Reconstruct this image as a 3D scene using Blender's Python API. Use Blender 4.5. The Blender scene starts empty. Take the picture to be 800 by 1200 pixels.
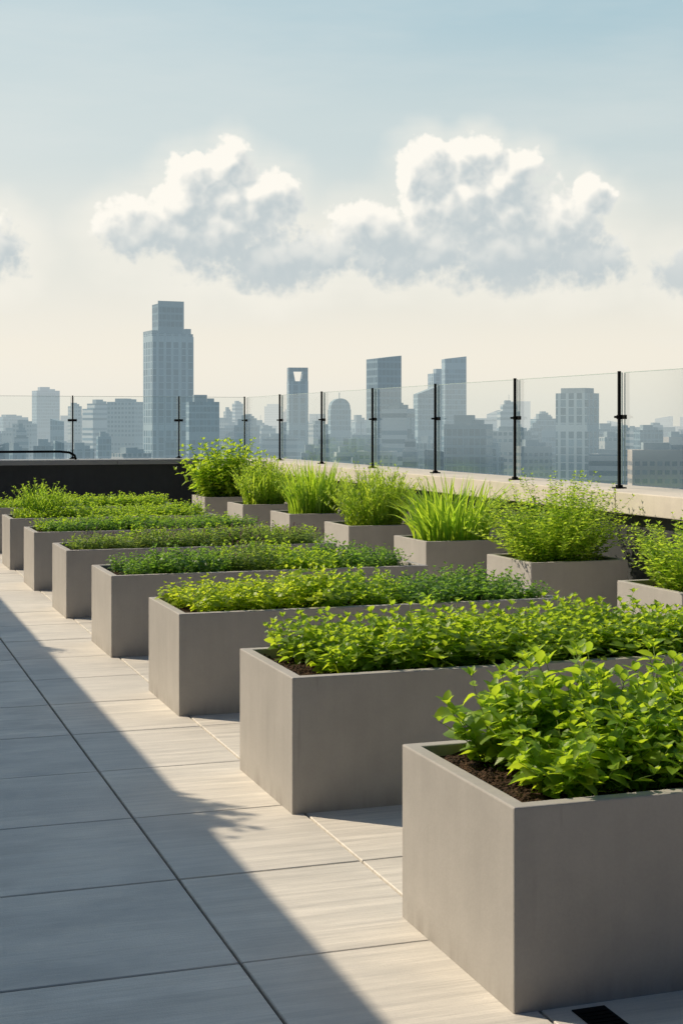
import bpy, math, random
from mathutils import Vector, Matrix, noise as mnoise
random.seed(7)
scene = bpy.context.scene
col = scene.collection
scene.view_settings.view_transform = 'Standard'
scene.view_settings.look = 'None'
scene.view_settings.exposure = 0

# ------------------------------------------------------------------ helpers
class MB:
    def __init__(s): s.v=[]; s.f=[]; s.m=[]
    def add(s, vs, fs, mi=0):
        o=len(s.v); s.v.extend([tuple(v) for v in vs])
        for f in fs: s.f.append(tuple(i+o for i in f)); s.m.append(mi)
    def box(s, x0,x1,y0,y1,z0,z1, mi=0):
        s.add([(x0,y0,z0),(x1,y0,z0),(x1,y1,z0),(x0,y1,z0),(x0,y0,z1),(x1,y0,z1),(x1,y1,z1),(x0,y1,z1)],
              [(0,3,2,1),(4,5,6,7),(0,1,5,4),(1,2,6,5),(2,3,7,6),(3,0,4,7)], mi)
    def mesh(s, name, mats, smooth=False):
        me=bpy.data.meshes.new(name); me.from_pydata(s.v,[],s.f)
        for m in mats: me.materials.append(m)
        if len(mats)>1: me.polygons.foreach_set('material_index', s.m)
        if smooth: me.polygons.foreach_set('use_smooth',[True]*len(me.polygons))
        me.update(); return me

def obj(name, me, loc=(0,0,0), rz=0.0, parent=None, label=None, category=None, kind=None, group=None):
    o=bpy.data.objects.new(name, me); o.location=loc; o.rotation_euler=(0,0,rz)
    col.objects.link(o)
    if parent: o.parent=parent
    if label: o["label"]=label
    if category: o["category"]=category
    if kind: o["kind"]=kind
    if group: o["group"]=group
    return o

def bevel(o,w,seg=2):
    m=o.modifiers.new('b','BEVEL'); m.width=w; m.segments=seg; m.limit_method='ANGLE'; m.angle_limit=math.radians(40)

def tube(mb, pts, r, n=6, mi=0, r2=None):
    pts=[Vector(p) for p in pts]; rings=[]
    for i,p in enumerate(pts):
        a=pts[max(0,i-1)]; b=pts[min(len(pts)-1,i+1)]
        d=(b-a).normalized()
        up=Vector((0,0,1)) if abs(d.z)<.9 else Vector((1,0,0))
        s=d.cross(up).normalized(); t=s.cross(d)
        rr=r if r2 is None else r+(r2-r)*i/(len(pts)-1)
        rings.append([p+s*math.cos(2*math.pi*k/n)*rr+t*math.sin(2*math.pi*k/n)*rr for k in range(n)])
    vs=[v for rg in rings for v in rg]; fs=[]
    for i in range(len(pts)-1):
        for k in range(n):
            fs.append((i*n+k,i*n+(k+1)%n,(i+1)*n+(k+1)%n,(i+1)*n+k))
    fs.append(tuple(range(n-1,-1,-1))); fs.append(tuple((len(pts)-1)*n+k for k in range(n)))
    mb.add(vs,fs,mi)

def newmat(name):
    m=bpy.data.materials.new(name); m.use_nodes=True; m.node_tree.nodes.clear(); return m, m.node_tree
class NT:
    def __init__(s,nt): s.nt=nt
    def n(s,t,**k):
        nd=s.nt.nodes.new(t)
        for a,b in k.items(): setattr(nd,a,b)
        return nd
    def l(s,a,b): s.nt.links.new(a,b)
    def put(s,sock,v):
        if isinstance(v,bpy.types.NodeSocket): s.l(v,sock)
        else: sock.default_value=v
    def math(s,op,a,b=None,c=None,clamp=False):
        nd=s.n('ShaderNodeMath',operation=op,use_clamp=clamp)
        s.put(nd.inputs[0],a)
        if b is not None: s.put(nd.inputs[1],b)
        if c is not None: s.put(nd.inputs[2],c)
        return nd.outputs[0]
    def mix(s,f,a,b,blend='MIX'):
        nd=s.n('ShaderNodeMix',data_type='RGBA',blend_type=blend)
        s.put(nd.inputs[0],f); s.put(nd.inputs[6],a); s.put(nd.inputs[7],b); return nd.outputs[2]
    def noise(s,vec,scale,detail=3,rough=.5,dims='3D'):
        nd=s.n('ShaderNodeTexNoise',noise_dimensions=dims); s.l(vec,nd.inputs['Vector'])
        nd.inputs['Scale'].default_value=scale; nd.inputs['Detail'].default_value=detail; nd.inputs['Roughness'].default_value=rough
        return nd
    def mapping(s,vec,scale=(1,1,1),loc=(0,0,0)):
        nd=s.n('ShaderNodeMapping'); s.l(vec,nd.inputs['Vector']); nd.inputs['Scale'].default_value=scale; nd.inputs['Location'].default_value=loc; return nd.outputs[0]
    def smooth(s,v,a,b,lo=0.0,hi=1.0):
        nd=s.n('ShaderNodeMapRange',interpolation_type='SMOOTHSTEP')
        s.put(nd.inputs[0],v); s.put(nd.inputs[1],a); s.put(nd.inputs[2],b); s.put(nd.inputs[3],lo); s.put(nd.inputs[4],hi); return nd.outputs[0]
    def lin(s,v,a,b,lo=0.0,hi=1.0):
        nd=s.n('ShaderNodeMapRange'); s.put(nd.inputs[0],v); s.put(nd.inputs[1],a); s.put(nd.inputs[2],b); s.put(nd.inputs[3],lo); s.put(nd.inputs[4],hi); return nd.outputs[0]
    def bump(s,h,strength,dist):
        nd=s.n('ShaderNodeBump'); s.l(h,nd.inputs['Height']); nd.inputs['Strength'].default_value=strength; nd.inputs['Distance'].default_value=dist; return nd.outputs[0]
    def out(s,sh):
        o=s.n('ShaderNodeOutputMaterial'); s.l(sh,o.inputs[0])
    def pbr(s,c,rough=.6,spec=.5,metal=0,normal=None):
        p=s.n('ShaderNodeBsdfPrincipled'); s.put(p.inputs['Base Color'],c); s.put(p.inputs['Roughness'],rough)
        p.inputs['Specular IOR Level'].default_value=spec; p.inputs['Metallic'].default_value=metal
        if normal is not None: s.l(normal,p.inputs['Normal'])
        return p.outputs[0]
def C(r,g,b): return (r,g,b,1.0)

# ------------------------------------------------------------------ materials
def mat_concrete(name, c, var=.12, rough=.75, stain=True):
    m,nt=newmat(name); t=NT(nt)
    tc=t.n('ShaderNodeTexCoord').outputs['Object']
    oi=t.n('ShaderNodeObjectInfo')
    add=t.n('ShaderNodeVectorMath',operation='ADD'); t.l(tc,add.inputs[0])
    cmb=t.n('ShaderNodeCombineXYZ'); t.put(cmb.inputs[0],t.math('MULTIPLY',oi.outputs['Random'],31.0)); t.l(cmb.outputs[0],add.inputs[1])
    v=add.outputs[0]
    big=t.noise(v,1.6,4,.6).outputs[0]
    mid=t.noise(v,7,5,.65).outputs[0]
    fine=t.noise(v,90,3,.6).outputs[0]
    streak=t.noise(t.mapping(v,(14,14,1.1)),1.0,4,.6).outputs[0]
    f=t.math('ADD',t.math('ADD',t.math('MULTIPLY',big,.45),t.math('MULTIPLY',streak,.25)),t.math('MULTIPLY',mid,.3))
    f=t.lin(f,.38,.62,0,1)
    dark=C(*[x*(1-var) for x in c]); lite=C(*[min(1,x*(1+var)) for x in c])
    cc=t.mix(f,dark,lite)
    cc=t.mix(t.math('MULTIPLY',t.lin(fine,.3,.7),.14),cc,C(c[0]*.6,c[1]*.6,c[2]*.6))
    if stain:
        z=t.n('ShaderNodeSeparateXYZ'); t.l(tc,z.inputs[0])
        base=t.lin(z.outputs[2],.10,.0,0,1)
        base=t.math('MULTIPLY',base,t.lin(streak,.4,.7,0,.6))
        cc=t.mix(t.math('MAXIMUM',base,0.0),cc,C(c[0]*.45,c[1]*.43,c[2]*.4))
        drip=t.noise(t.mapping(v,(38,38,2.2)),1.0,2,.5).outputs[0]
        cc=t.mix(t.math('MULTIPLY',t.smooth(drip,.66,.76,0,.35),t.lin(big,.4,.6,0,1)),cc,C(c[0]*.55,c[1]*.54,c[2]*.52))
    h=t.math('ADD',fine,t.math('MULTIPLY',big,1.5))
    t.out(t.pbr(cc,t.lin(big,.3,.7,rough-.1,rough+.1),.3,0,t.bump(h,.18,.003)))
    return m
M_planter=mat_concrete('planter_fibre_cement',(.395,.378,.357),.09)
M_coping=mat_concrete('coping_concrete',(.60,.555,.49),.10,.8,False)
M_farcop=mat_concrete('coping_metal',(.30,.31,.32),.06,.5,False)
M_dark=mat_concrete('charcoal_render',(.045,.05,.055),.15,.8,False)
M_pent=mat_concrete('penthouse_render',(.60,.61,.62),.06,.8,False)

def mat_tile():
    m,nt=newmat('paving_tile'); t=NT(nt)
    tc=t.n('ShaderNodeTexCoord').outputs['Object']
    geo=t.n('ShaderNodeNewGeometry'); r=geo.outputs['Random Per Island']
    add=t.n('ShaderNodeVectorMath',operation='ADD'); t.l(tc,add.inputs[0])
    cmb=t.n('ShaderNodeCombineXYZ'); t.put(cmb.inputs[0],t.math('MULTIPLY',r,47.0)); t.put(cmb.inputs[1],t.math('MULTIPLY',r,91.0)); t.l(cmb.outputs[0],add.inputs[1])
    v=add.outputs[0]
    streak=t.noise(t.mapping(v,(1.2,22,1)),1.0,6,.66).outputs[0]
    streak2=t.noise(t.mapping(v,(4,110,1)),1.0,4,.6).outputs[0]
    blot=t.noise(t.mapping(v,(1,2.2,1)),2.0,6,.66).outputs[0]
    fine=t.noise(v,160,2,.6).outputs[0]
    f=t.lin(t.math('ADD',t.math('MULTIPLY',streak,.7),t.math('MULTIPLY',streak2,.3)),.39,.61)
    c=t.mix(f,C(.58,.55,.50),C(.84,.79,.71))
    c=t.mix(t.smooth(blot,.44,.68,0,.5),c,C(.52,.50,.46))
    r2=t.math('FRACT',t.math('MULTIPLY',r,7.13))
    c=t.mix(t.math('MULTIPLY',r2,.45),c,C(.55,.53,.50))
    c=t.mix(t.lin(fine,.5,.75,0,.25),c,C(.42,.41,.38))
    wm=t.noise(tc,.9,5,.65).outputs[0]
    c=t.mix(t.smooth(wm,.48,.68,0,.32),c,C(.46,.455,.44))
    rough=t.lin(t.math('ADD',blot,streak),.8,1.2,.40,.66)
    h=t.math('ADD',t.math('MULTIPLY',streak2,.6),t.math('ADD',streak,t.math('MULTIPLY',fine,.3)))
    t.out(t.pbr(c,rough,.4,0,t.bump(h,.45,.006)))
    return m
M_tile=mat_tile()

def mat_simple(name,c,rough=.5,metal=0,spec=.5,nscale=40,var=.1):
    m,nt=newmat(name); t=NT(nt)
    tc=t.n('ShaderNodeTexCoord').outputs['Object']
    n=t.noise(tc,nscale,4,.6).outputs[0]
    cc=t.mix(t.lin(n,.3,.7),C(*[x*(1-var) for x in c]),C(*[x*(1+var) for x in c]))
    t.out(t.pbr(cc,t.lin(n,.3,.7,rough-.06,rough+.06),spec,metal,t.bump(n,.1,.002)))
    return m
M_black=mat_simple('black_powdercoat',(.006,.007,.0075),.6,0,.1)
M_joint=mat_simple('joint_bed',(.03,.029,.027),.95)
def mat_soil():
    m,nt=newmat('potting_soil'); t=NT(nt)
    tc=t.n('ShaderNodeTexCoord').outputs['Object']
    n=t.noise(tc,35,6,.7).outputs[0]; v=t.n('ShaderNodeTexVoronoi'); t.l(tc,v.inputs['Vector']); v.inputs['Scale'].default_value=90
    cc=t.mix(t.lin(n,.35,.7),C(.018,.010,.006),C(.11,.062,.036))
    cc=t.mix(t.lin(v.outputs['Distance'],.0,.3,.5,0),cc,C(.16,.10,.065))
    t.out(t.pbr(cc,.95,.2,0,t.bump(t.math('ADD',n,v.outputs['Distance']),1,.02)))
    return m
M_soil=mat_soil()

def mat_leaf(name,c1,c2,tr,trf=.5,rough=.42):
    m,nt=newmat(name); t=NT(nt)
    r=t.n('ShaderNodeNewGeometry').outputs['Random Per Island']
    oi=t.n('ShaderNodeObjectInfo').outputs['Random']
    tc=t.n('ShaderNodeTexCoord').outputs['Object']
    vein=t.noise(tc,170,3,.6).outputs[0]
    cc=t.mix(r,C(*c1),C(*c2))
    cc=t.mix(t.math('MULTIPLY',oi,.25),cc,C(c1[0]*.7,c1[1]*.75,c1[2]*.8))
    cc=t.mix(t.lin(vein,.45,.7,0,.4),cc,C(c1[0]*.6,c1[1]*.65,c1[2]*.6))
    tcn=t.mix(r,C(*tr),C(min(1,tr[0]*1.35),min(1,tr[1]*1.15),tr[2]))
    bp=t.bump(vein,.5,.002)
    p=t.pbr(cc,rough,.45,0,bp)
    tl=t.n('ShaderNodeBsdfTranslucent'); t.l(tcn,tl.inputs[0])
    mx=t.n('ShaderNodeMixShader'); mx.inputs[0].default_value=trf; t.l(p,mx.inputs[1]); t.l(tl.outputs[0],mx.inputs[2])
    t.out(mx.outputs[0]); return m
L_mint=mat_leaf('mint_leaf',(.12,.23,.02),(.25,.38,.04),(.54,.78,.045),.5)
L_basil=mat_leaf('basil_leaf',(.12,.24,.02),(.25,.39,.04),(.54,.79,.045),.5)
L_lime=mat_leaf('oregano_leaf',(.21,.34,.02),(.37,.48,.05),(.66,.87,.06))
L_green=mat_leaf('marjoram_leaf',(.14,.27,.03),(.27,.41,.05),(.52,.78,.05))
L_dark=mat_leaf('thyme_leaf',(.06,.15,.03),(.13,.26,.05),(.27,.52,.06))
L_sage=mat_leaf('sage_leaf',(.08,.16,.055),(.15,.25,.08),(.30,.46,.08))
L_dill=mat_leaf('dill_leaf',(.16,.29,.03),(.30,.44,.05),(.58,.84,.07))
L_blade=mat_leaf('chive_blade',(.14,.28,.03),(.27,.43,.04),(.52,.80,.06))
M_stem=mat_simple('green_stem',(.17,.27,.05),.6,0,.3)
M_purple=mat_simple('purple_flower',(.22,.12,.17),.7,0,.2)

def mat_glass():
    m,nt=newmat('balustrade_glass'); t=NT(nt)
    tr=t.n('ShaderNodeBsdfTransparent'); tr.inputs[0].default_value=C(.93,.955,.95)
    gl=t.n('ShaderNodeBsdfGlossy'); gl.inputs['Roughness'].default_value=.12; gl.inputs[0].default_value=C(.9,.95,.96)
    fr=t.n('ShaderNodeFresnel'); fr.inputs[0].default_value=1.3
    mx=t.n('ShaderNodeMixShader'); t.l(t.math('MULTIPLY',fr.outputs[0],.16),mx.inputs[0]); t.l(tr.outputs[0],mx.inputs[1]); t.l(gl.outputs[0],mx.inputs[2])
    t.out(mx.outputs[0]); return m
M_glass=mat_glass()
def mat_glassedge():
    m,nt=newmat('glass_edge'); t=NT(nt)
    p=t.pbr(C(.45,.58,.56),.2,.6); tr=t.n('ShaderNodeBsdfTransparent')
    mx=t.n('ShaderNodeMixShader'); mx.inputs[0].default_value=.45; t.l(tr.outputs[0],mx.inputs[2]); t.l(p,mx.inputs[1]); t.out(mx.outputs[0]); return m
M_gedge=mat_glassedge()

def haze(t,sh,L=1750.0):  # distance haze painted into the material as emission, stronger away from the origin
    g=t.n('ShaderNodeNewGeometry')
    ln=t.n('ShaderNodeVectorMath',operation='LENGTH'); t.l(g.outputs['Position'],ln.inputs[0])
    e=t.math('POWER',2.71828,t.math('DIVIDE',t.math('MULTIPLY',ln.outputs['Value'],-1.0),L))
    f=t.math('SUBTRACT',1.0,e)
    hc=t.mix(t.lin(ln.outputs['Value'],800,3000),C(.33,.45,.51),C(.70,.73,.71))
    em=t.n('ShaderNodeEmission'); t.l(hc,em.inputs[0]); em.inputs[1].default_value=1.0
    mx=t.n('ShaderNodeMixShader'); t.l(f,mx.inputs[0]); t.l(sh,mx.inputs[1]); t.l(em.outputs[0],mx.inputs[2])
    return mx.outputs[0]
def mat_facade(name,wall,glass,fh=3.8,bay=3.2,band=.5,mull=.2,rough=.35):
    m,nt=newmat(name); t=NT(nt)
    tc=t.n('ShaderNodeTexCoord').outputs['Object']
    s=t.n('ShaderNodeSeparateXYZ'); t.l(tc,s.inputs[0])
    fz=t.math('FRACT',t.math('DIVIDE',s.outputs[2],fh))
    xy=t.math('ADD',t.math('ADD',s.outputs[0],s.outputs[1]),500.0)
    fx=t.math('FRACT',t.math('DIVIDE',xy,bay))
    mk=t.math('MULTIPLY',t.math('LESS_THAN',fz,band),t.math('GREATER_THAN',fx,mull))
    cell=t.n('ShaderNodeCombineXYZ'); t.put(cell.inputs[0],t.math('FLOOR',t.math('DIVIDE',xy,bay))); t.put(cell.inputs[2],t.math('FLOOR',t.math('DIVIDE',s.outputs[2],fh)))
    wn=t.n('ShaderNodeTexWhiteNoise'); t.l(cell.outputs[0],wn.inputs[0])
    gc=t.mix(t.math('POWER',wn.outputs[0],2.0),C(*glass),C(*[min(1,x*2.4+.04) for x in glass]))
    nz=t.noise(tc,.03,3).outputs[0]
    wc=t.mix(t.lin(nz,.3,.7),C(*[x*.8 for x in wall]),C(*[x*1.12 for x in wall]))
    mech=t.math('LESS_THAN',t.math('FRACT',t.math('DIVIDE',s.outputs[2],fh*13)),.06)
    mk=t.math('MULTIPLY',mk,t.math('SUBTRACT',1.0,mech))
    up=t.n('ShaderNodeNewGeometry'); sn=t.n('ShaderNodeSeparateXYZ'); t.l(up.outputs['Normal'],sn.inputs[0])
    mk=t.math('MULTIPLY',mk,t.math('LESS_THAN',sn.outputs[2],.7))
    c=t.mix(mk,wc,gc)
    sh=t.pbr(c,t.lin(mk,0,1,.8,rough),.4)
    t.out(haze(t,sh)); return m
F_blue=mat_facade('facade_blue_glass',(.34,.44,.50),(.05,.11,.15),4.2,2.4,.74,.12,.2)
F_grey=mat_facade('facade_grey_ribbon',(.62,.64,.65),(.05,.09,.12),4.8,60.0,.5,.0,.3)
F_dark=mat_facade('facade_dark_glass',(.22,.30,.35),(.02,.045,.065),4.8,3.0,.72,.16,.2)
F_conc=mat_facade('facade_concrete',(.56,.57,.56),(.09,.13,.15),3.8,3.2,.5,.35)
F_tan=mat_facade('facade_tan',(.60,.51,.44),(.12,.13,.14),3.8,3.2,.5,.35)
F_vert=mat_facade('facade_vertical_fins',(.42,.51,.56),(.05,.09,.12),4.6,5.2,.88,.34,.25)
def mat_hz(name,c):
    m,nt=newmat(name); t=NT(nt)
    tc=t.n('ShaderNodeTexCoord').outputs['Object']
    n=t.noise(tc,.02,6,.65).outputs[0]
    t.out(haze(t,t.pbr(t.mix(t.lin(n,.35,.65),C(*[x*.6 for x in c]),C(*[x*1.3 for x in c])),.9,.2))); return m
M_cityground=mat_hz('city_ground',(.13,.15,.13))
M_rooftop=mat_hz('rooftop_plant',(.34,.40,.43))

# ------------------------------------------------------------------ camera / light axes
YAW=math.radians(18.8)
F=Vector((math.sin(YAW),math.cos(YAW),0)); R=Vector((math.cos(YAW),-math.sin(YAW),0))
cam=bpy.data.cameras.new('camera'); co=bpy.data.objects.new('camera',cam); col.objects.link(co)
co.location=(0,0,1.6); co.rotation_euler=(math.radians(90),0,-YAW)
cam.sensor_fit='VERTICAL'; cam.sensor_height=36; cam.lens=1718/1200*36; cam.shift_y=-103/1200
cam.clip_end=60000; cam.clip_start=.05
scene.camera=co

SUN_EL=math.radians(38); SUN_AZ=math.radians(-48)
sd=Vector((math.sin(SUN_AZ)*math.cos(SUN_EL),math.cos(SUN_AZ)*math.cos(SUN_EL),math.sin(SUN_EL)))
sl=bpy.data.lights.new('sun','SUN'); sl.energy=5.0; sl.angle=math.radians(.5); sl.color=(1.0,.85,.64)
so=bpy.data.objects.new('sun',sl); col.objects.link(so); so.rotation_euler=(-sd).to_track_quat('-Z','Y').to_euler()

# ------------------------------------------------------------------ world
w=bpy.data.worlds.new('World'); scene.world=w; w.use_nodes=True; w.node_tree.nodes.clear()
t=NT(w.node_tree)
sky=t.n('ShaderNodeTexSky',sky_type='NISHITA'); sky.sun_disc=False; sky.sun_elevation=SUN_EL; sky.sun_rotation=SUN_AZ%(2*math.pi)
sky.air_density=1.2; sky.dust_density=1.5; sky.altitude=60
bg1=t.n('ShaderNodeBackground'); t.l(sky.outputs[0],bg1.inputs[0]); bg1.inputs[1].default_value=.06
gen=t.n('ShaderNodeTexCoord').outputs['Generated']
nrm=t.n('ShaderNodeVectorMath',operation='NORMALIZE'); t.l(gen,nrm.inputs[0])
s=t.n('ShaderNodeSeparateXYZ'); t.l(nrm.outputs[0],s.inputs[0])
el=t.math('MULTIPLY',t.math('ARCSINE',s.outputs[2]),57.29578)
az=t.math('MULTIPLY',t.math('ARCTAN2',s.outputs[0],s.outputs[1]),57.29578)
rp=t.n('ShaderNodeValToRGB'); t.put(rp.inputs[0],t.lin(el,-2,40))
cr=rp.color_ramp; cr.interpolation='EASE'
pts=[(0,(.70,.70,.67)),(2/42,(.82,.79,.70)),(4.5/42,(.89,.84,.725)),(8.5/42,(.76,.77,.71)),(13/42,(.57,.67,.685)),(18.5/42,(.40,.57,.645)),(1.0,(.19,.41,.66))]
cr.elements[0].position=0; cr.elements[0].color=C(*pts[0][1]); cr.elements[1].position=1; cr.elements[1].color=C(*pts[-1][1])
for p,c in pts[1:-1]:
    e=cr.elements.new(p); e.color=C(*c)
base=rp.outputs[0]
side=t.smooth(az,34.0,-2.0,0,.40)
base=t.mix(side,base,t.mix(t.smooth(el,2.0,12.0),C(.93,.88,.77),C(.80,.84,.82)))
veil=t.noise(t.mapping(nrm.outputs[0],(3,3,16)),1.6,4,.6).outputs[0]
base=t.mix(t.lin(veil,.45,.75,0,.2),base,C(.84,.84,.80))
cv=t.n('ShaderNodeCombineXYZ'); t.l(az,cv.inputs[0]); t.l(el,cv.inputs[1]); P0=cv.outputs[0]
def warp(P,nz,amp):
    a=t.n('ShaderNodeVectorMath',operation='SUBTRACT'); t.l(nz.outputs['Color'],a.inputs[0]); a.inputs[1].default_value=(.5,.5,.5)
    b=t.n('ShaderNodeVectorMath',operation='SCALE'); t.l(a.outputs[0],b.inputs[0]); b.inputs['Scale'].default_value=amp
    c=t.n('ShaderNodeVectorMath',operation='ADD'); t.l(P,c.inputs[0]); t.l(b.outputs[0],c.inputs[1]); return c.outputs[0]
def cloud_field(dx,dy):
    ad=t.n('ShaderNodeVectorMath',operation='ADD'); t.l(P0,ad.inputs[0]); ad.inputs[1].default_value=(dx,dy,0); P=ad.outputs[0]
    Pw=warp(P,t.noise(P,.5,2,.5,'2D'),1.2)
    sp=t.n('ShaderNodeSeparateXYZ'); t.l(Pw,sp.inputs[0]); a,e=sp.outputs[0],sp.outputs[1]
    Fm=None
    for (ca,ce,rx,ry) in LUMPS:
        x=t.math('MULTIPLY',t.math('SUBTRACT',a,ca),1/rx); y=t.math('MULTIPLY',t.math('SUBTRACT',e,ce),1/ry)
        q=t.math('SUBTRACT',1.0,t.math('MULTIPLY_ADD',x,x,t.math('MULTIPLY',y,y)))
        Fm=q if Fm is None else t.math('SMOOTH_MAX',Fm,q,.4)
    Fm=t.math('MAXIMUM',Fm,-2.5)
    Fm=t.math('SUBTRACT',Fm,t.math('MULTIPLY',t.math('MAXIMUM',t.math('SUBTRACT',5.2,e),0.0),.75))
    P2=warp(P,t.noise(P,1.3,2,.5,'2D'),.45)
    def vor(sc):
        v=t.n('ShaderNodeTexVoronoi',voronoi_dimensions='2D',feature='SMOOTH_F1'); t.l(P2,v.inputs['Vector']); v.inputs['Scale'].default_value=sc; v.inputs['Smoothness'].default_value=.25
        return v.outputs['Distance']
    lo=t.math('ADD',Fm,t.math('MULTIPLY',t.math('SUBTRACT',.48,vor(.8)),.62))
    lo=t.math('ADD',lo,t.math('MULTIPLY',t.math('SUBTRACT',.45,vor(1.9)),.40))
    return lo,Fm,P2
LUMPS=[(14.4,10.0,1.2,1.1),(12.9,8.9,1.5,1.4),(15.6,8.7,1.6,1.4),(11.0,7.4,1.9,1.3),(14.0,7.4,3.2,2.1),(16.2,6.2,2.4,1.4),
 (22.0,9.9,1.1,1.2),(23.8,10.2,1.3,1.0),(25.4,9.4,1.4,1.2),(23.6,8.3,2.5,2.0),(20.0,7.4,1.9,1.3),(26.4,7.6,2.5,1.9),(28.3,8.7,.9,.9),
 (18.0,6.8,1.6,1.1),(28.7,6.3,1.4,1.2),(25.5,6.6,3.6,1.9),(21.5,6.6,2.8,1.5),
 (4.9,6.6,1.9,1.6),(32.2,5.5,1.7,1.4),(34.5,6.3,1.8,1.3),(-4,8,3,2),(-14,6,4,1.8),(43,8,3,1.8),(50,6.3,4,1.5)]
lo0,F0,PP=cloud_field(0,0)
lo1,F1,_=cloud_field(-.42,.54)
vf=t.n('ShaderNodeTexVoronoi',voronoi_dimensions='2D'); t.l(PP,vf.inputs['Vector']); vf.inputs['Scale'].default_value=4.2
fb=t.noise(P0,2.0,7,.58,'2D').outputs[0]
h0=t.math('ADD',lo0,t.math('MULTIPLY',t.math('SUBTRACT',.45,vf.outputs['Distance']),.24))
h0=t.math('ADD',h0,t.math('MULTIPLY',t.math('SUBTRACT',fb,.5),.9))
topness=t.smooth(el,5.4,8.2,0,1)
wid=t.lin(topness,0,1,.95,.36)
alpha=t.smooth(h0,-.10,wid)
lit=t.smooth(t.math('SUBTRACT',lo0,lo1),-.30,.85,0,1)
thin=t.smooth(h0,.95,.2,0,1)
bright=t.math('ADD',t.math('MULTIPLY',lit,1.0),t.math('MULTIPLY',thin,.35))
bright=t.math('ADD',bright,t.math('MULTIPLY',t.math('SUBTRACT',fb,.5),.22))
bright=t.math('MULTIPLY',bright,t.smooth(el,5.0,9.2,.08,1.15),clamp=True)
ccol=t.mix(bright,C(.545,.61,.63),C(1.0,.965,.88))
ccol=t.mix(t.smooth(el,6.0,3.8,0,.5),ccol,C(.76,.755,.70))
alpha=t.math('MULTIPLY',alpha,t.smooth(el,3.6,5.6,.05,.97))
glow=t.math('MULTIPLY',t.smooth(F0,-2.4,.5,0,.55),t.smooth(veil,.3,.65,.55,1.0))
base=t.mix(glow,base,C(.95,.915,.82))
final=t.mix(alpha,base,ccol)
# unseen sky behind the camera dimmed and blued to darken the planter fronts
away=t.smooth(s.outputs[1],.22,-.38,0,1)
final=t.mix(away,final,t.mix(1.0,final,C(.07,.10,.17),'MULTIPLY'))
bg2=t.n('ShaderNodeBackground'); t.l(final,bg2.inputs[0]); bg2.inputs[1].default_value=1.0
mx=t.n('ShaderNodeMixShader'); t.put(mx.inputs[0],t.smooth(el,60.0,18.0,.4,1.0)); t.l(bg1.outputs[0],mx.inputs[1]); t.l(bg2.outputs[0],mx.inputs[2])
wo=t.n('ShaderNodeOutputWorld'); t.l(mx.outputs[0],wo.inputs[0])

# ------------------------------------------------------------------ terrace floor
mb=MB(); mb.box(-9,6.55,-4,23.1,-.6,-.012)
obj('terrace_base',mb.mesh('terrace_base',[M_joint]),kind='structure')
mb=MB()
xs=[1.12-.95*k for k in range(10,0,-1)]+[1.12,1.80]+[1.80+.95*k for k in range(1,6)]
ys=[4.218+.845*k for k in range(-9,23)]
g=.0045
for i in range(len(xs)-1):
    for j in range(len(ys)-1):
        x0,x1,y0,y1=xs[i]+g,min(xs[i+1],5.94)-g,ys[j]+g,min(ys[j+1],22.48)-g
        if x1-x0<.05 or y1-y0<.05: continue
        c=.003; z=random.uniform(-.0008,.0008)
        mb.add([(x0,y0,-.03),(x1,y0,-.03),(x1,y1,-.03),(x0,y1,-.03),(x0,y0,z-c),(x1,y0,z-c),(x1,y1,z-c),(x0,y1,z-c),
                (x0+c,y0+c,z),(x1-c,y0+c,z),(x1-c,y1-c,z),(x0+c,y1-c,z)],
               [(0,1,5,4),(1,2,6,5),(2,3,7,6),(3,0,4,7),(4,5,9,8),(5,6,10,9),(6,7,11,10),(7,4,8,11),(8,9,10,11)])
obj('terrace_floor',mb.mesh('terrace_floor',[M_tile]),kind='structure')

def drain(x,y0,y1):
    mb=MB(); mb.box(x-.05,x+.05,y0,y1,.001,.004)
    o=obj('floor_drain',mb.mesh('floor_drain',[M_black]),label='narrow black slot drain set in the paving',category='drain')
    m2=MB(); y=y0+.02
    while y<y1-.02:
        m2.box(x-.042,x+.042,y,y+.008,.0045,.007); y+=.022
    obj('grate',m2.mesh('grate',[M_black]),parent=o)
drain(1.93,2.6,3.58)

# ------------------------------------------------------------------ parapets
def parapet(label,wallbox,copboxes,wm,cm,bv=.008):
    mb=MB(); mb.box(*wallbox); p=obj('parapet_wall',mb.mesh('parapet_wall',[wm]),label=label,category='wall')
    m2=MB()
    for b in copboxes: m2.box(*b)
    c=obj('coping',m2.mesh('coping',[cm]),parent=p); bevel(c,bv)
cps=[]; y=-4
while y<22.39:
    y2=min(y+2.4,22.395); cps.append((5.85,6.6,y+.003,y2-.003,.89,1.06)); y=y2
parapet('dark parapet wall with thick pale concrete coping',(5.95,6.5,-4,22.497,-.02,.889),cps,M_dark,M_coping)
cps=[]; x=-9
while x<6.59:
    x2=min(x+2.6,6.6); cps.append((x+.003,x2-.003,22.40,23.15,.98,1.055)); x=x2
parapet('charcoal parapet wall with thin grey metal coping',(-9,6.5,22.50,23.05,-.02,.979),cps,M_dark,M_farcop,.005)

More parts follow.
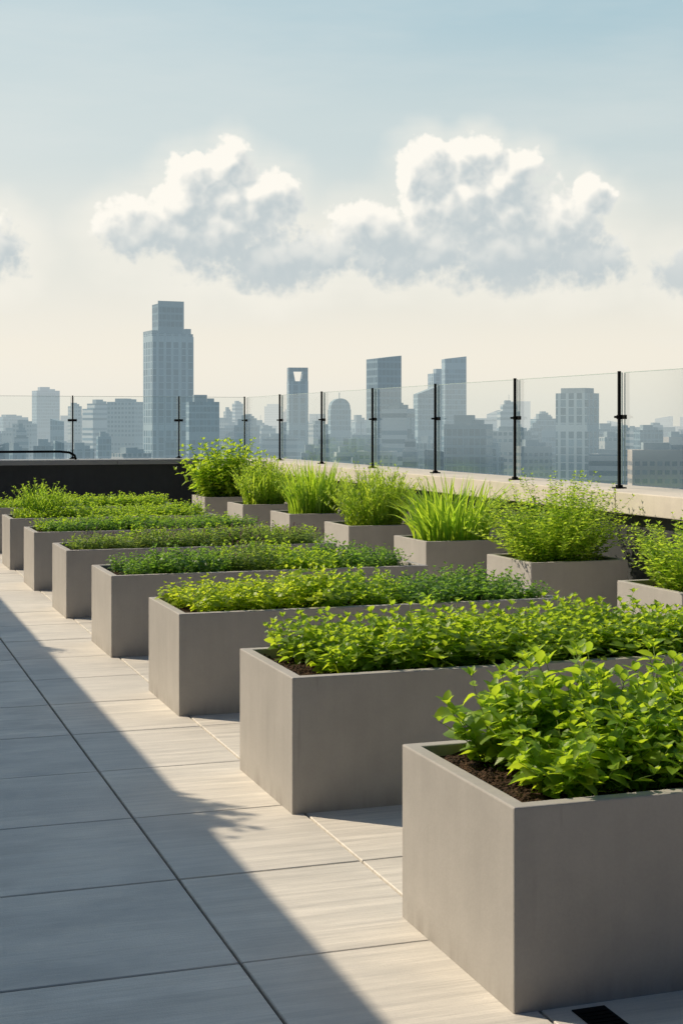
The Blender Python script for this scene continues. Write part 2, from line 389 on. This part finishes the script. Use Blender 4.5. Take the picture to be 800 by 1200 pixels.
# ------------------------------------------------------------------ balustrade
def post_meshes():
    a=MB(); a.box(-.012,.012,-.009,.009,0,.985)
    b=MB(); b.box(-.045,.045,-.045,.045,0,.012); b.box(-.022,.022,-.022,.022,.012,.03)
    c=MB(); c.box(.013,.033,-.07,.07,-.018,.018); tube(c,[(-.045,0,0),(.05,0,0)],.010,8)
    return a.mesh('post',[M_black]),b.mesh('base_plate',[M_black]),c.mesh('glass_clamp',[M_black])
pm,bm_,cm_=post_meshes()
def post(x,y,rz):
    p=obj('balustrade_post',pm,(x,y,1.06),rz,label='slim black metal balustrade post with glass clamp',category='post',group='balustrade posts along the parapet')
    obj('base_plate',bm_,parent=p)
    obj('glass_clamp',cm_,(0,0,.60),parent=p)
def panel(p0,p1,z0=1.10,z1=2.03):
    p0=Vector(p0);p1=Vector(p1); d=(p1-p0); L=d.length-.05; an=math.atan2(d.y,d.x); mid=(p0+p1)/2
    mb=MB(); th=.006
    mb.add([(-L/2,0,z0),(L/2,0,z0),(L/2,0,z1),(-L/2,0,z1)],[(0,1,2,3)])
    o=obj('glass_balustrade',mb.mesh('glass_balustrade',[M_glass]),(mid.x,mid.y,0),an,label='clear frameless glass balustrade panel on the parapet',category='glass balustrade',group='glass balustrade panels')
    m2=MB()
    m2.box(-L/2,L/2,-th,th,z1+.0005,z1+.006); m2.box(-L/2-.005,-L/2-.0005,-th,th,z0,z1); m2.box(L/2+.0005,L/2+.005,-th,th,z0,z1)
    obj('glass_edge',m2.mesh('glass_edge',[M_gedge]),parent=o)
py=[10.9+2.015*k for k in range(-7,7)]
for y in py: post(6.17,y,0)
for a,b in zip(py[:-1],py[1:]): panel((6.21,a,0),(6.21,b,0))
px_=[5.07-1.68*k for k in range(0,8)]
for x in px_: post(x,22.9,math.pi/2)
panel((5.07,22.93,0),(6.17,22.93,0))
for a,b in zip(px_[:-1],px_[1:]): panel((b,22.93,0),(a,22.93,0))
mb=MB()
pts=[(1.35,22.62,1.055),(1.36,22.62,1.12),(1.42,22.62,1.165),(1.52,22.62,1.18),(3.15,22.62,1.18),(3.30,22.62,1.165),(3.38,22.62,1.12),(3.40,22.62,1.055)]
tube(mb,pts,.019,10)
obj('low_handrail',mb.mesh('low_handrail',[M_black],True),label='low curved black metal handrail on the grey coping',category='handrail')

# ------------------------------------------------------------------ penthouse beside the terrace
PH=2.58/abs(math.sin(SUN_AZ))*math.tan(SUN_EL)
mb=MB(); mb.box(-8.6,-1.2,-3.6,22.2,-.01,PH-.15)
pent=obj('penthouse_building',mb.mesh('penthouse_building',[M_pent]),label='rendered penthouse block beside the roof terrace',category='building')
m2=MB(); m2.box(-8.7,-1.2+.0,-3.7,22.3,PH-.147,PH); obj('roof_edge',m2.mesh('roof_edge',[M_farcop]),parent=pent)
M_wg=mat_simple('window_glass',(.03,.04,.05),.1,0,.8)
WT=min(2.2,PH-.4)
for k in range(6):
    y=-2.2+4*k
    m=MB(); m.box(-1.197,-1.17,y,y+2.4,.1,WT-.06); wdw=obj('window',m.mesh('window',[M_wg]),parent=pent)
    m=MB()
    for (a,b,c,d) in ((y-.06,y-.001,.04,WT),(y+2.401,y+2.46,.04,WT)): m.box(-1.197,-1.14,a,b,c,d)
    m.box(-1.197,-1.14,y,y+2.4,WT-.059,WT); m.box(-1.197,-1.14,y,y+2.4,.04,.099); m.box(-1.169,-1.14,y+1.17,y+1.23,.1,WT-.06)
    obj('frame',m.mesh('frame',[M_black]),parent=wdw)

# ------------------------------------------------------------------ planters
def soil_mesh(lx,ly,seed):
    nx=max(8,int(lx/.025)); ny=max(8,int(ly/.025)); mb=MB(); vs=[]
    for j in range(ny+1):
        for i in range(nx+1):
            x=lx*i/nx; y=ly*j/ny
            z=.018*mnoise.noise(Vector((x*6+seed,y*6,0)))+.014*mnoise.noise(Vector((x*28,y*28+seed,1)))+random.uniform(-.004,.004)
            vs.append((x,y,z))
    fs=[(j*(nx+1)+i,j*(nx+1)+i+1,(j+1)*(nx+1)+i+1,(j+1)*(nx+1)+i) for j in range(ny) for i in range(nx)]
    mb.add(vs,fs)
    rn=random.Random(seed)
    for k in range(int(lx*ly*420)):
        x=rn.uniform(.02,lx-.02);y=rn.uniform(.02,ly-.02);s_=rn.uniform(.004,.013);a=rn.uniform(0,6.3)
        ca,sa=math.cos(a)*s_,math.sin(a)*s_*1.0
        z=.012
        mb.add([(x+ca,y+sa,z),(x-sa*.6,y+ca*.6,z+.003),(x-ca,y-sa,z),(x+sa*.6,y-ca*.6,z-.002),(x,y,z+s_*.8)],[(0,1,4),(1,2,4),(2,3,4),(3,0,4)])
    return mb.mesh('soil',[M_soil])
def planter_mesh(lx,ly,h,t_=.042):
    mb=MB(); d=.13
    o=[(0,0),(lx,0),(lx,ly),(0,ly)]; i=[(t_,t_),(lx-t_,t_),(lx-t_,ly-t_),(t_,ly-t_)]
    vs=[(x,y,-.002) for x,y in o]+[(x,y,h) for x,y in o]+[(x,y,h) for x,y in i]+[(x,y,h-d) for x,y in i]
    fs=[]
    for k in range(4):
        k2=(k+1)%4
        fs+= [(k,k2,4+k2,4+k),(4+k,4+k2,8+k2,8+k),(8+k,8+k2,12+k2,12+k)]
    fs.append((12,13,14,15)); mb.add(vs,fs)
    return mb.mesh('planter',[M_planter])
HP=.56; LW=.84
TW=.050
pm_long=planter_mesh(2.34,LW,HP,TW); sm_long=[soil_mesh(2.34-2*TW-.004,LW-2*TW-.004,k) for k in range(2)]
pm_box=planter_mesh(.82,.80,HP); sm_box=soil_mesh(.82-.088,.80-.088,9)
LY=[3.61]+[3.62+2.13*k for k in range(1,8)]
LX=[1.722]+[1.745]*7
for k,y in enumerate(LY):
    p=obj('long_planter',pm_long,(LX[k],y,0),label='long rectangular taupe cement planter on paving, filled with herbs',category='planter',group='long planters in a row')
    bevel(p,.005)
    obj('soil',sm_long[k%2],(TW+.002,TW+.002,HP-.034),parent=p)
BY=[7.85+2.085*k for k in range(7)]
for y in BY:
    p=obj('square_planter',pm_box,(4.88,y,0),label='square taupe cement planter box beside the parapet wall',category='planter',group='square planters along the parapet')
    bevel(p,.005)
    obj('soil',sm_box,(.044,.044,HP-.045),parent=p)

# ------------------------------------------------------------------ plants
def leaf(mb,base,d,n,L,W,curl=.3,fold=.25,mi=0):
    s_=d.cross(n).normalized(); n=s_.cross(d).normalized()
    vs=[base]
    for tt,ww in ((.2,.72),(.48,1.0),(.78,.66)):
        c=base+d*(L*tt)-n*(curl*L*tt*tt); o=s_*(W*.5*ww); up=n*(fold*W*.5*ww)
        vs+=[c-o+up,c,c+o+up]
    vs.append(base+d*L-n*(curl*L))
    mb.add(vs,[(0,2,1),(0,3,2),(1,2,5,4),(2,3,6,5),(4,5,8,7),(5,6,9,8),(7,8,10),(8,9,10)],mi)
def leaf_s(mb,base,d,n,L,W,mi=0):
    s_=d.cross(n).normalized(); n=s_.cross(d).normalized()
    m=base+d*(L*.45)
    mb.add([base,m-s_*W*.5+n*W*.15,base+d*L-n*L*.12,m+s_*W*.5+n*W*.15],[(0,2,1),(0,3,2)],mi)
def interp(pts,t_):
    x=t_*(len(pts)-1); i=min(int(x),len(pts)-2); f=x-i
    return pts[i].lerp(pts[i+1],f),(pts[i+1]-pts[i]).normalized()
def bush(seed,H,Rx,Ry,stems,L,step,wr=.55,lean=.35,small=False,start=.2,stem_r=.0016,hv=.35,dome=.3,flower=False,core=.85,curl=.35,upmin=-.1,upmax=.6):
    rn=random.Random(seed); lv=MB(); fl=MB()
    for k in range(stems):
        rr=math.sqrt(rn.random()); an=rn.uniform(0,6.283)
        x=Rx*rr*core*math.cos(an); y=Ry*rr*core*math.sin(an)
        h=H*(1-hv+hv*rn.random())*(1-dome*rr*rr)
        ld=lean*(rr+.15)*rn.uniform(.4,1.3)
        dx=math.cos(an)*ld*H+rn.gauss(0,.05)*H; dy=math.sin(an)*ld*H+rn.gauss(0,.05)*H
        pts=[Vector((x+dx*q**1.5+rn.gauss(0,.004),y+dy*q**1.5+rn.gauss(0,.004),h*(q-.06*q*q*ld*3))) for q in (0,.25,.5,.75,1)]
        tube(lv,pts,stem_r,3,1,stem_r*.5)
        nn=max(3,int(h*(1-start)/step)); phi=rn.uniform(0,6.28)
        for i in range(nn):
            q=start+(1-start)*(i+rn.uniform(-.2,.2))/nn; q=max(0,min(1,q))
            p,d=interp(pts,q); phi+=1.57+rn.gauss(0,.25)
            size=L*(.65+.45*math.sin(math.pi*min(1,q*.9+.05)))*rn.uniform(.55,1.25)
            if q>.85: size*=.75
            for sgn in (0,math.pi):
                if rn.random()<.06: continue
                a=phi+sgn+rn.gauss(0,.2); e=rn.uniform(upmin,upmax)
                dd=Vector((math.cos(a)*math.cos(e),math.sin(a)*math.cos(e),math.sin(e)))
                n=Vector((0,0,1))+Vector((rn.gauss(0,.4),rn.gauss(0,.4),0))
                if abs(dd.dot(n.normalized()))>.95: n=Vector((1,0,.2))
                if small: leaf_s(lv,p,dd,n,size,size*wr)
                else: leaf(lv,p+dd*.001,dd,n,size,size*wr*rn.uniform(.85,1.15),curl*rn.uniform(.2,1.9),rn.uniform(.05,.6))
        p=pts[-1]
        for i in range(4):
            a=phi+i*1.57+.7; e=rn.uniform(.6,1.2)
            dd=Vector((math.cos(a)*math.cos(e),math.sin(a)*math.cos(e),math.sin(e)))
            n=Vector((-dd.x,-dd.y,1)); s2=L*rn.uniform(.4,.65)
            if small: leaf_s(lv,p,dd,n,s2,s2*wr)
            else: leaf(lv,p,dd,n,s2,s2*wr,.2,.3)
        if flower and rn.random()<.35:
            tip=p+Vector((rn.gauss(0,.01),rn.gauss(0,.01),rn.uniform(.03,.07)))
            tube(fl,[p,tip],.0012,3)
            for i in range(9):
                q=p.lerp(tip,.35+.65*i/9); a=rn.uniform(0,6.28)
                dd=Vector((math.cos(a),math.sin(a),.5)).normalized(); leaf_s(fl,q,dd,Vector((0,0,1)),.011,.008)
    return lv,fl
def blades(seed,H,Rx,Ry,n,W,lean=.5,lv=None):
    rn=random.Random(seed); lv=lv or MB()
    for k in range(n):
        rr=math.sqrt(rn.random()); an=rn.uniform(0,6.283); x=Rx*rr*math.cos(an); y=Ry*rr*math.sin(an)
        an+=rn.gauss(0,.5); h=H*rn.uniform(.45,1.05); ld=lean*h*rn.uniform(.15,1.0)*(rr+.25); w0=W*rn.uniform(.6,1.2)
        ta=rn.uniform(0,6.28); s_=Vector((math.cos(ta),math.sin(ta),0)); vs=[]; N_=7
        dr=rn.uniform(.05,.06)+max(0,ld/h-.3)*.6
        for i in range(N_+1):
            q=i/N_
            c=Vector((x+math.cos(an)*ld*q**2,y+math.sin(an)*ld*q**2,h*(q-dr*q**3)))
            ww=w0*.5*(1-q**3)*(0.6+.4*min(1,q*4)); ww=max(ww,.0003)
            vs+=[c-s_*ww,c+s_*ww]
        lv.add(vs,[(2*i,2*i+1,2*i+3,2*i+2) for i in range(N_)])
    return lv
def mk(parts,lm,nm):
    lv,fl=parts
    return (lv.mesh(nm,[lm,M_stem],True), fl.mesh('flowers',[M_purple]) if fl and fl.f else None)
def place_plant(name,ms,loc,rz,sc,label,group,cat='plant'):
    e=obj(name,ms[0],loc,rz,label=label,category=cat,group=group); e.scale=sc
    if ms[1]: obj('flowers',ms[1],parent=e)

V={}
V['basil']=[mk(bush(10+k,.345,.175,.17,50,.079,.031,.66,.40,False,.06,.0022,.5,.35),L_basil,'basil_plant') for k in range(5)]
V['mint']=[mk(bush(20+k,.26,.175,.17,54,.058,.026,.66,.38,False,.06,.002,.5,.3),L_mint,'mint_plant') for k in range(5)]
V['lime']=[mk(bush(30+k,.235,.18,.18,50,.042,.021,.72,.4,False,.1,.0015,.45,.3,curl=.3),L_lime,'oregano_plant') for k in range(3)]
V['green']=[mk(bush(40+k,.235,.18,.18,54,.042,.021,.65,.38,False,.1,.0015,.5,.3),L_green,'marjoram_plant') for k in range(3)]
V['dark']=[mk(bush(60+k,.225,.18,.18,52,.040,.020,.6,.38,False,.08,.0015,.5,.3),L_dark,'savory_plant') for k in range(3)]
V['sage']=[mk(bush(70+k,.225,.18,.18,70,.036,.017,.5,.33,True,.1,.0012,.5,.25,flower=True),L_sage,'sage_plant') for k in range(3)]
names={'basil':('basil_plant','bright green basil plant growing in a cement planter'),
 'mint':('mint_plant','leafy bright green mint plant in a long planter'),
 'lime':('oregano_plant','yellow-green golden oregano clump in a long planter'),
 'green':('marjoram_plant','fresh green marjoram clump in a long planter'),
 'dark':('savory_plant','dark green small-leaved savory clump in a planter'),
 'sage':('flowering_sage_plant','grey-green sage clump with purplish flower spikes')}
plan=[
 lambda r,c:'basil',
 lambda r,c:'mint',
 lambda r,c:'lime' if c<3 else ('green' if c<5 else 'dark'),
 lambda r,c:'dark' if c<3 else ('sage' if c==3 and r==0 else 'green' if c<6 else 'dark'),
 lambda r,c:'sage' if r==0 else 'green',
 lambda r,c:'dark' if r==0 else 'green',
 lambda r,c:'green',
 lambda r,c:'green']
rn=random.Random(3)
for k,y in enumerate(LY):
    for r in range(2):
        for c in range(8):
            kd=plan[k](r,c); nm,lb=names[kd]
            x=LX[k]+(.325,.32,.25)[min(k,2)]+c*(.252 if k<2 else .262)+rn.uniform(-.03,.03); yy=y+((.255 if k<2 else .24) if r==0 else .60)+rn.uniform(-.03,.03)
            s_=rn.uniform(.85,1.15)
            if c==0: s_*=.88
            sz=s_*rn.uniform(.82,1.15)*(.88 if k>=4 else 1)
            place_plant(nm,rn.choice(V[kd]),(x,yy,HP-.05),rn.uniform(0,6.28),(s_,s_,sz),lb,'herbs in the long planters')
bx=4.88+.41
lg=bush(105,.62,.30,.32,90,.075,.026,.20,.26,True,.03,.0015,.5,.25,upmin=.8,upmax=1.4); blades(205,.72,.30,.31,230,.024,.42,lg[0])
fn=bush(104,.74,.33,.34,170,.062,.023,.26,.26,True,.03,.0015,.55,.25,upmin=.6,upmax=1.35); blades(204,.70,.30,.30,70,.018,.4,fn[0])
dl=bush(106,.72,.31,.33,150,.065,.025,.28,.28,True,.03,.0015,.55,.28,upmin=.5,upmax=1.3); blades(206,.68,.28,.30,90,.022,.45,dl[0])
spec=[
 ('tarragon_shrub',mk(bush(101,.62,.35,.34,200,.050,.022,.40,.40,True,.03,.0016,.6,.35),L_dill,'tarragon_shrub'),'feathery bushy green tarragon in a square planter'),
 ('tarragon_shrub',mk(bush(102,.80,.36,.35,270,.050,.022,.42,.42,True,.03,.0016,.6,.35),L_dill,'tarragon_shrub'),'rounded billowing fine-leaved herb bush in a square planter'),
 ('chive_clump',(blades(103,.68,.34,.34,400,.026,.78).mesh('chive_clump',[L_blade],True),None),'arching bright green chive blades in a square planter'),
 ('fennel_shrub',mk(fn,L_dill,'fennel_shrub'),'upright feathery fennel in a square planter'),
 ('lemongrass_clump',mk(lg,L_blade,'lemongrass_clump'),'upright bright green grassy herb in a square planter'),
 ('dill_shrub',mk(dl,L_dill,'dill_shrub'),'soft green upright dill bush in a square planter'),
 ('basil_shrub',mk(bush(107,.97,.42,.38,120,.12,.055,.5,.34,False,.03,.003,.5,.2,curl=.5),L_basil,'basil_shrub'),'tall broad-leaved basil bush in a square planter'),
]
for (nm,ms,lb),y in zip(spec,BY):
    place_plant(nm,ms,(bx,y+.40,HP-.06),0,(1,1,1),lb,'herb bushes in the square planters')
ft=mk(bush(120,.50,.20,.18,100,.055,.022,.26,.50,True,.03,.0015,.5,.35,upmin=.6,upmax=1.35),L_blade,'fennel_clump')
place_plant('fennel_clump',ft,(2.13,16.85,HP-.06),0,(1,1,1),'taller feathery fennel clump rising from a long planter','herbs in the long planters')
for (yy,sc,kd) in ((8.3,1.2,'mint'),(8.55,.8,'mint'),(12.9,1.0,'green'),(6.6,.55,'green')):  # off-camera shrubs added to make the roof's shadow edge uneven
    place_plant('shadow_edge_shrub',V[kd][1],(-1.42,yy,PH-.01),1.0,(sc,sc,sc),'unseen shrub added on the roof edge to break up its shadow','shrubs added for the shadow edge')

# ------------------------------------------------------------------ city
GZ=-62.0
mb=MB(); n=48; vs=[(0,0,0)]+[(30000*math.cos(2*math.pi*i/n),30000*math.sin(2*math.pi*i/n),0) for i in range(n)]
mb.add(vs,[(0,i+1,(i+1)%n+1) for i in range(n)])
obj('city_ground',mb.mesh('city_ground',[M_cityground]),(0,0,GZ),kind='structure')
mb=MB(); mb.box(-8.9,6.49,-3.9,23.04,GZ+.01,-.61)
o=obj('terrace_building',mb.mesh('terrace_building',[F_conc]),label='office block carrying the roof terrace',category='building')

def body(w,d,h,slant=0.0,taper=1.0):
    mb=MB(); w2,d2=w*taper,d*taper; a=max(0,slant); b=max(0,-slant)
    mb.add([(-w/2,-d/2,0),(w/2,-d/2,0),(w/2,d/2,0),(-w/2,d/2,0),(-w2/2,-d2/2,h-a),(w2/2,-d2/2,h-b),(w2/2,d2/2,h-b),(-w2/2,d2/2,h-a)],
      [(4,5,6,7),(0,1,5,4),(1,2,6,5),(2,3,7,6),(3,0,4,7)])
    return mb
def tower(b0,b1,tp,dist,mat,name='office_tower',label='hazy glass office tower on the skyline',th=25,ratio=.8,slant=0,taper=1.0,roof=True,group=None,setback=0):
    k=dist/1718.0; W=(b1-b0)*k; u=((b0+b1)/2-400)*k
    th_=math.radians(th); w_=W/(math.cos(th_)+ratio*math.sin(abs(th_))); d_=ratio*w_
    h=(497-tp)*k+1.6-GZ
    pos=F*dist+R*u
    rz=-YAW-math.atan2(u,dist)+th_
    h0=h-setback
    m=body(w_,d_,h0,slant*k,taper)
    o=obj(name,m.mesh(name,[mat]),(pos.x,pos.y,GZ),rz,label=label,category='building',group=group)
    if setback:
        m3=MB(); m3.box(-w_*.36,w_*.36,-d_*.36,d_*.36,h0+.02,h); obj('upper_tier',m3.mesh('upper_tier',[mat]),parent=o)
    if roof and slant==0:
        m2=MB(); rr=random.Random(int(b0*7+tp))
        q=w_*taper*(.7 if setback else 1); dd=d_*(.7 if setback else 1)
        m2.box(-q*.3,q*.12,-dd*.25,dd*.25,h+.03,h+3.2*rr.uniform(.7,1.6)); m2.box(q*.16,q*.36,-dd*.2,dd*.1,h+.03,h+2.2)
        if rr.random()<.15: x=rr.uniform(-.2,.1)*q; tube(m2,[(x,0,h+1),(x,0,h+rr.uniform(7,11))],.22,5)
        obj('rooftop_plant_room',m2.mesh('rooftop_plant_room',[M_rooftop]),parent=o)
    return o,w_,d_,h,k
def part(o,nm,mbx,mat): obj(nm,mbx.mesh(nm,[mat]),parent=o)

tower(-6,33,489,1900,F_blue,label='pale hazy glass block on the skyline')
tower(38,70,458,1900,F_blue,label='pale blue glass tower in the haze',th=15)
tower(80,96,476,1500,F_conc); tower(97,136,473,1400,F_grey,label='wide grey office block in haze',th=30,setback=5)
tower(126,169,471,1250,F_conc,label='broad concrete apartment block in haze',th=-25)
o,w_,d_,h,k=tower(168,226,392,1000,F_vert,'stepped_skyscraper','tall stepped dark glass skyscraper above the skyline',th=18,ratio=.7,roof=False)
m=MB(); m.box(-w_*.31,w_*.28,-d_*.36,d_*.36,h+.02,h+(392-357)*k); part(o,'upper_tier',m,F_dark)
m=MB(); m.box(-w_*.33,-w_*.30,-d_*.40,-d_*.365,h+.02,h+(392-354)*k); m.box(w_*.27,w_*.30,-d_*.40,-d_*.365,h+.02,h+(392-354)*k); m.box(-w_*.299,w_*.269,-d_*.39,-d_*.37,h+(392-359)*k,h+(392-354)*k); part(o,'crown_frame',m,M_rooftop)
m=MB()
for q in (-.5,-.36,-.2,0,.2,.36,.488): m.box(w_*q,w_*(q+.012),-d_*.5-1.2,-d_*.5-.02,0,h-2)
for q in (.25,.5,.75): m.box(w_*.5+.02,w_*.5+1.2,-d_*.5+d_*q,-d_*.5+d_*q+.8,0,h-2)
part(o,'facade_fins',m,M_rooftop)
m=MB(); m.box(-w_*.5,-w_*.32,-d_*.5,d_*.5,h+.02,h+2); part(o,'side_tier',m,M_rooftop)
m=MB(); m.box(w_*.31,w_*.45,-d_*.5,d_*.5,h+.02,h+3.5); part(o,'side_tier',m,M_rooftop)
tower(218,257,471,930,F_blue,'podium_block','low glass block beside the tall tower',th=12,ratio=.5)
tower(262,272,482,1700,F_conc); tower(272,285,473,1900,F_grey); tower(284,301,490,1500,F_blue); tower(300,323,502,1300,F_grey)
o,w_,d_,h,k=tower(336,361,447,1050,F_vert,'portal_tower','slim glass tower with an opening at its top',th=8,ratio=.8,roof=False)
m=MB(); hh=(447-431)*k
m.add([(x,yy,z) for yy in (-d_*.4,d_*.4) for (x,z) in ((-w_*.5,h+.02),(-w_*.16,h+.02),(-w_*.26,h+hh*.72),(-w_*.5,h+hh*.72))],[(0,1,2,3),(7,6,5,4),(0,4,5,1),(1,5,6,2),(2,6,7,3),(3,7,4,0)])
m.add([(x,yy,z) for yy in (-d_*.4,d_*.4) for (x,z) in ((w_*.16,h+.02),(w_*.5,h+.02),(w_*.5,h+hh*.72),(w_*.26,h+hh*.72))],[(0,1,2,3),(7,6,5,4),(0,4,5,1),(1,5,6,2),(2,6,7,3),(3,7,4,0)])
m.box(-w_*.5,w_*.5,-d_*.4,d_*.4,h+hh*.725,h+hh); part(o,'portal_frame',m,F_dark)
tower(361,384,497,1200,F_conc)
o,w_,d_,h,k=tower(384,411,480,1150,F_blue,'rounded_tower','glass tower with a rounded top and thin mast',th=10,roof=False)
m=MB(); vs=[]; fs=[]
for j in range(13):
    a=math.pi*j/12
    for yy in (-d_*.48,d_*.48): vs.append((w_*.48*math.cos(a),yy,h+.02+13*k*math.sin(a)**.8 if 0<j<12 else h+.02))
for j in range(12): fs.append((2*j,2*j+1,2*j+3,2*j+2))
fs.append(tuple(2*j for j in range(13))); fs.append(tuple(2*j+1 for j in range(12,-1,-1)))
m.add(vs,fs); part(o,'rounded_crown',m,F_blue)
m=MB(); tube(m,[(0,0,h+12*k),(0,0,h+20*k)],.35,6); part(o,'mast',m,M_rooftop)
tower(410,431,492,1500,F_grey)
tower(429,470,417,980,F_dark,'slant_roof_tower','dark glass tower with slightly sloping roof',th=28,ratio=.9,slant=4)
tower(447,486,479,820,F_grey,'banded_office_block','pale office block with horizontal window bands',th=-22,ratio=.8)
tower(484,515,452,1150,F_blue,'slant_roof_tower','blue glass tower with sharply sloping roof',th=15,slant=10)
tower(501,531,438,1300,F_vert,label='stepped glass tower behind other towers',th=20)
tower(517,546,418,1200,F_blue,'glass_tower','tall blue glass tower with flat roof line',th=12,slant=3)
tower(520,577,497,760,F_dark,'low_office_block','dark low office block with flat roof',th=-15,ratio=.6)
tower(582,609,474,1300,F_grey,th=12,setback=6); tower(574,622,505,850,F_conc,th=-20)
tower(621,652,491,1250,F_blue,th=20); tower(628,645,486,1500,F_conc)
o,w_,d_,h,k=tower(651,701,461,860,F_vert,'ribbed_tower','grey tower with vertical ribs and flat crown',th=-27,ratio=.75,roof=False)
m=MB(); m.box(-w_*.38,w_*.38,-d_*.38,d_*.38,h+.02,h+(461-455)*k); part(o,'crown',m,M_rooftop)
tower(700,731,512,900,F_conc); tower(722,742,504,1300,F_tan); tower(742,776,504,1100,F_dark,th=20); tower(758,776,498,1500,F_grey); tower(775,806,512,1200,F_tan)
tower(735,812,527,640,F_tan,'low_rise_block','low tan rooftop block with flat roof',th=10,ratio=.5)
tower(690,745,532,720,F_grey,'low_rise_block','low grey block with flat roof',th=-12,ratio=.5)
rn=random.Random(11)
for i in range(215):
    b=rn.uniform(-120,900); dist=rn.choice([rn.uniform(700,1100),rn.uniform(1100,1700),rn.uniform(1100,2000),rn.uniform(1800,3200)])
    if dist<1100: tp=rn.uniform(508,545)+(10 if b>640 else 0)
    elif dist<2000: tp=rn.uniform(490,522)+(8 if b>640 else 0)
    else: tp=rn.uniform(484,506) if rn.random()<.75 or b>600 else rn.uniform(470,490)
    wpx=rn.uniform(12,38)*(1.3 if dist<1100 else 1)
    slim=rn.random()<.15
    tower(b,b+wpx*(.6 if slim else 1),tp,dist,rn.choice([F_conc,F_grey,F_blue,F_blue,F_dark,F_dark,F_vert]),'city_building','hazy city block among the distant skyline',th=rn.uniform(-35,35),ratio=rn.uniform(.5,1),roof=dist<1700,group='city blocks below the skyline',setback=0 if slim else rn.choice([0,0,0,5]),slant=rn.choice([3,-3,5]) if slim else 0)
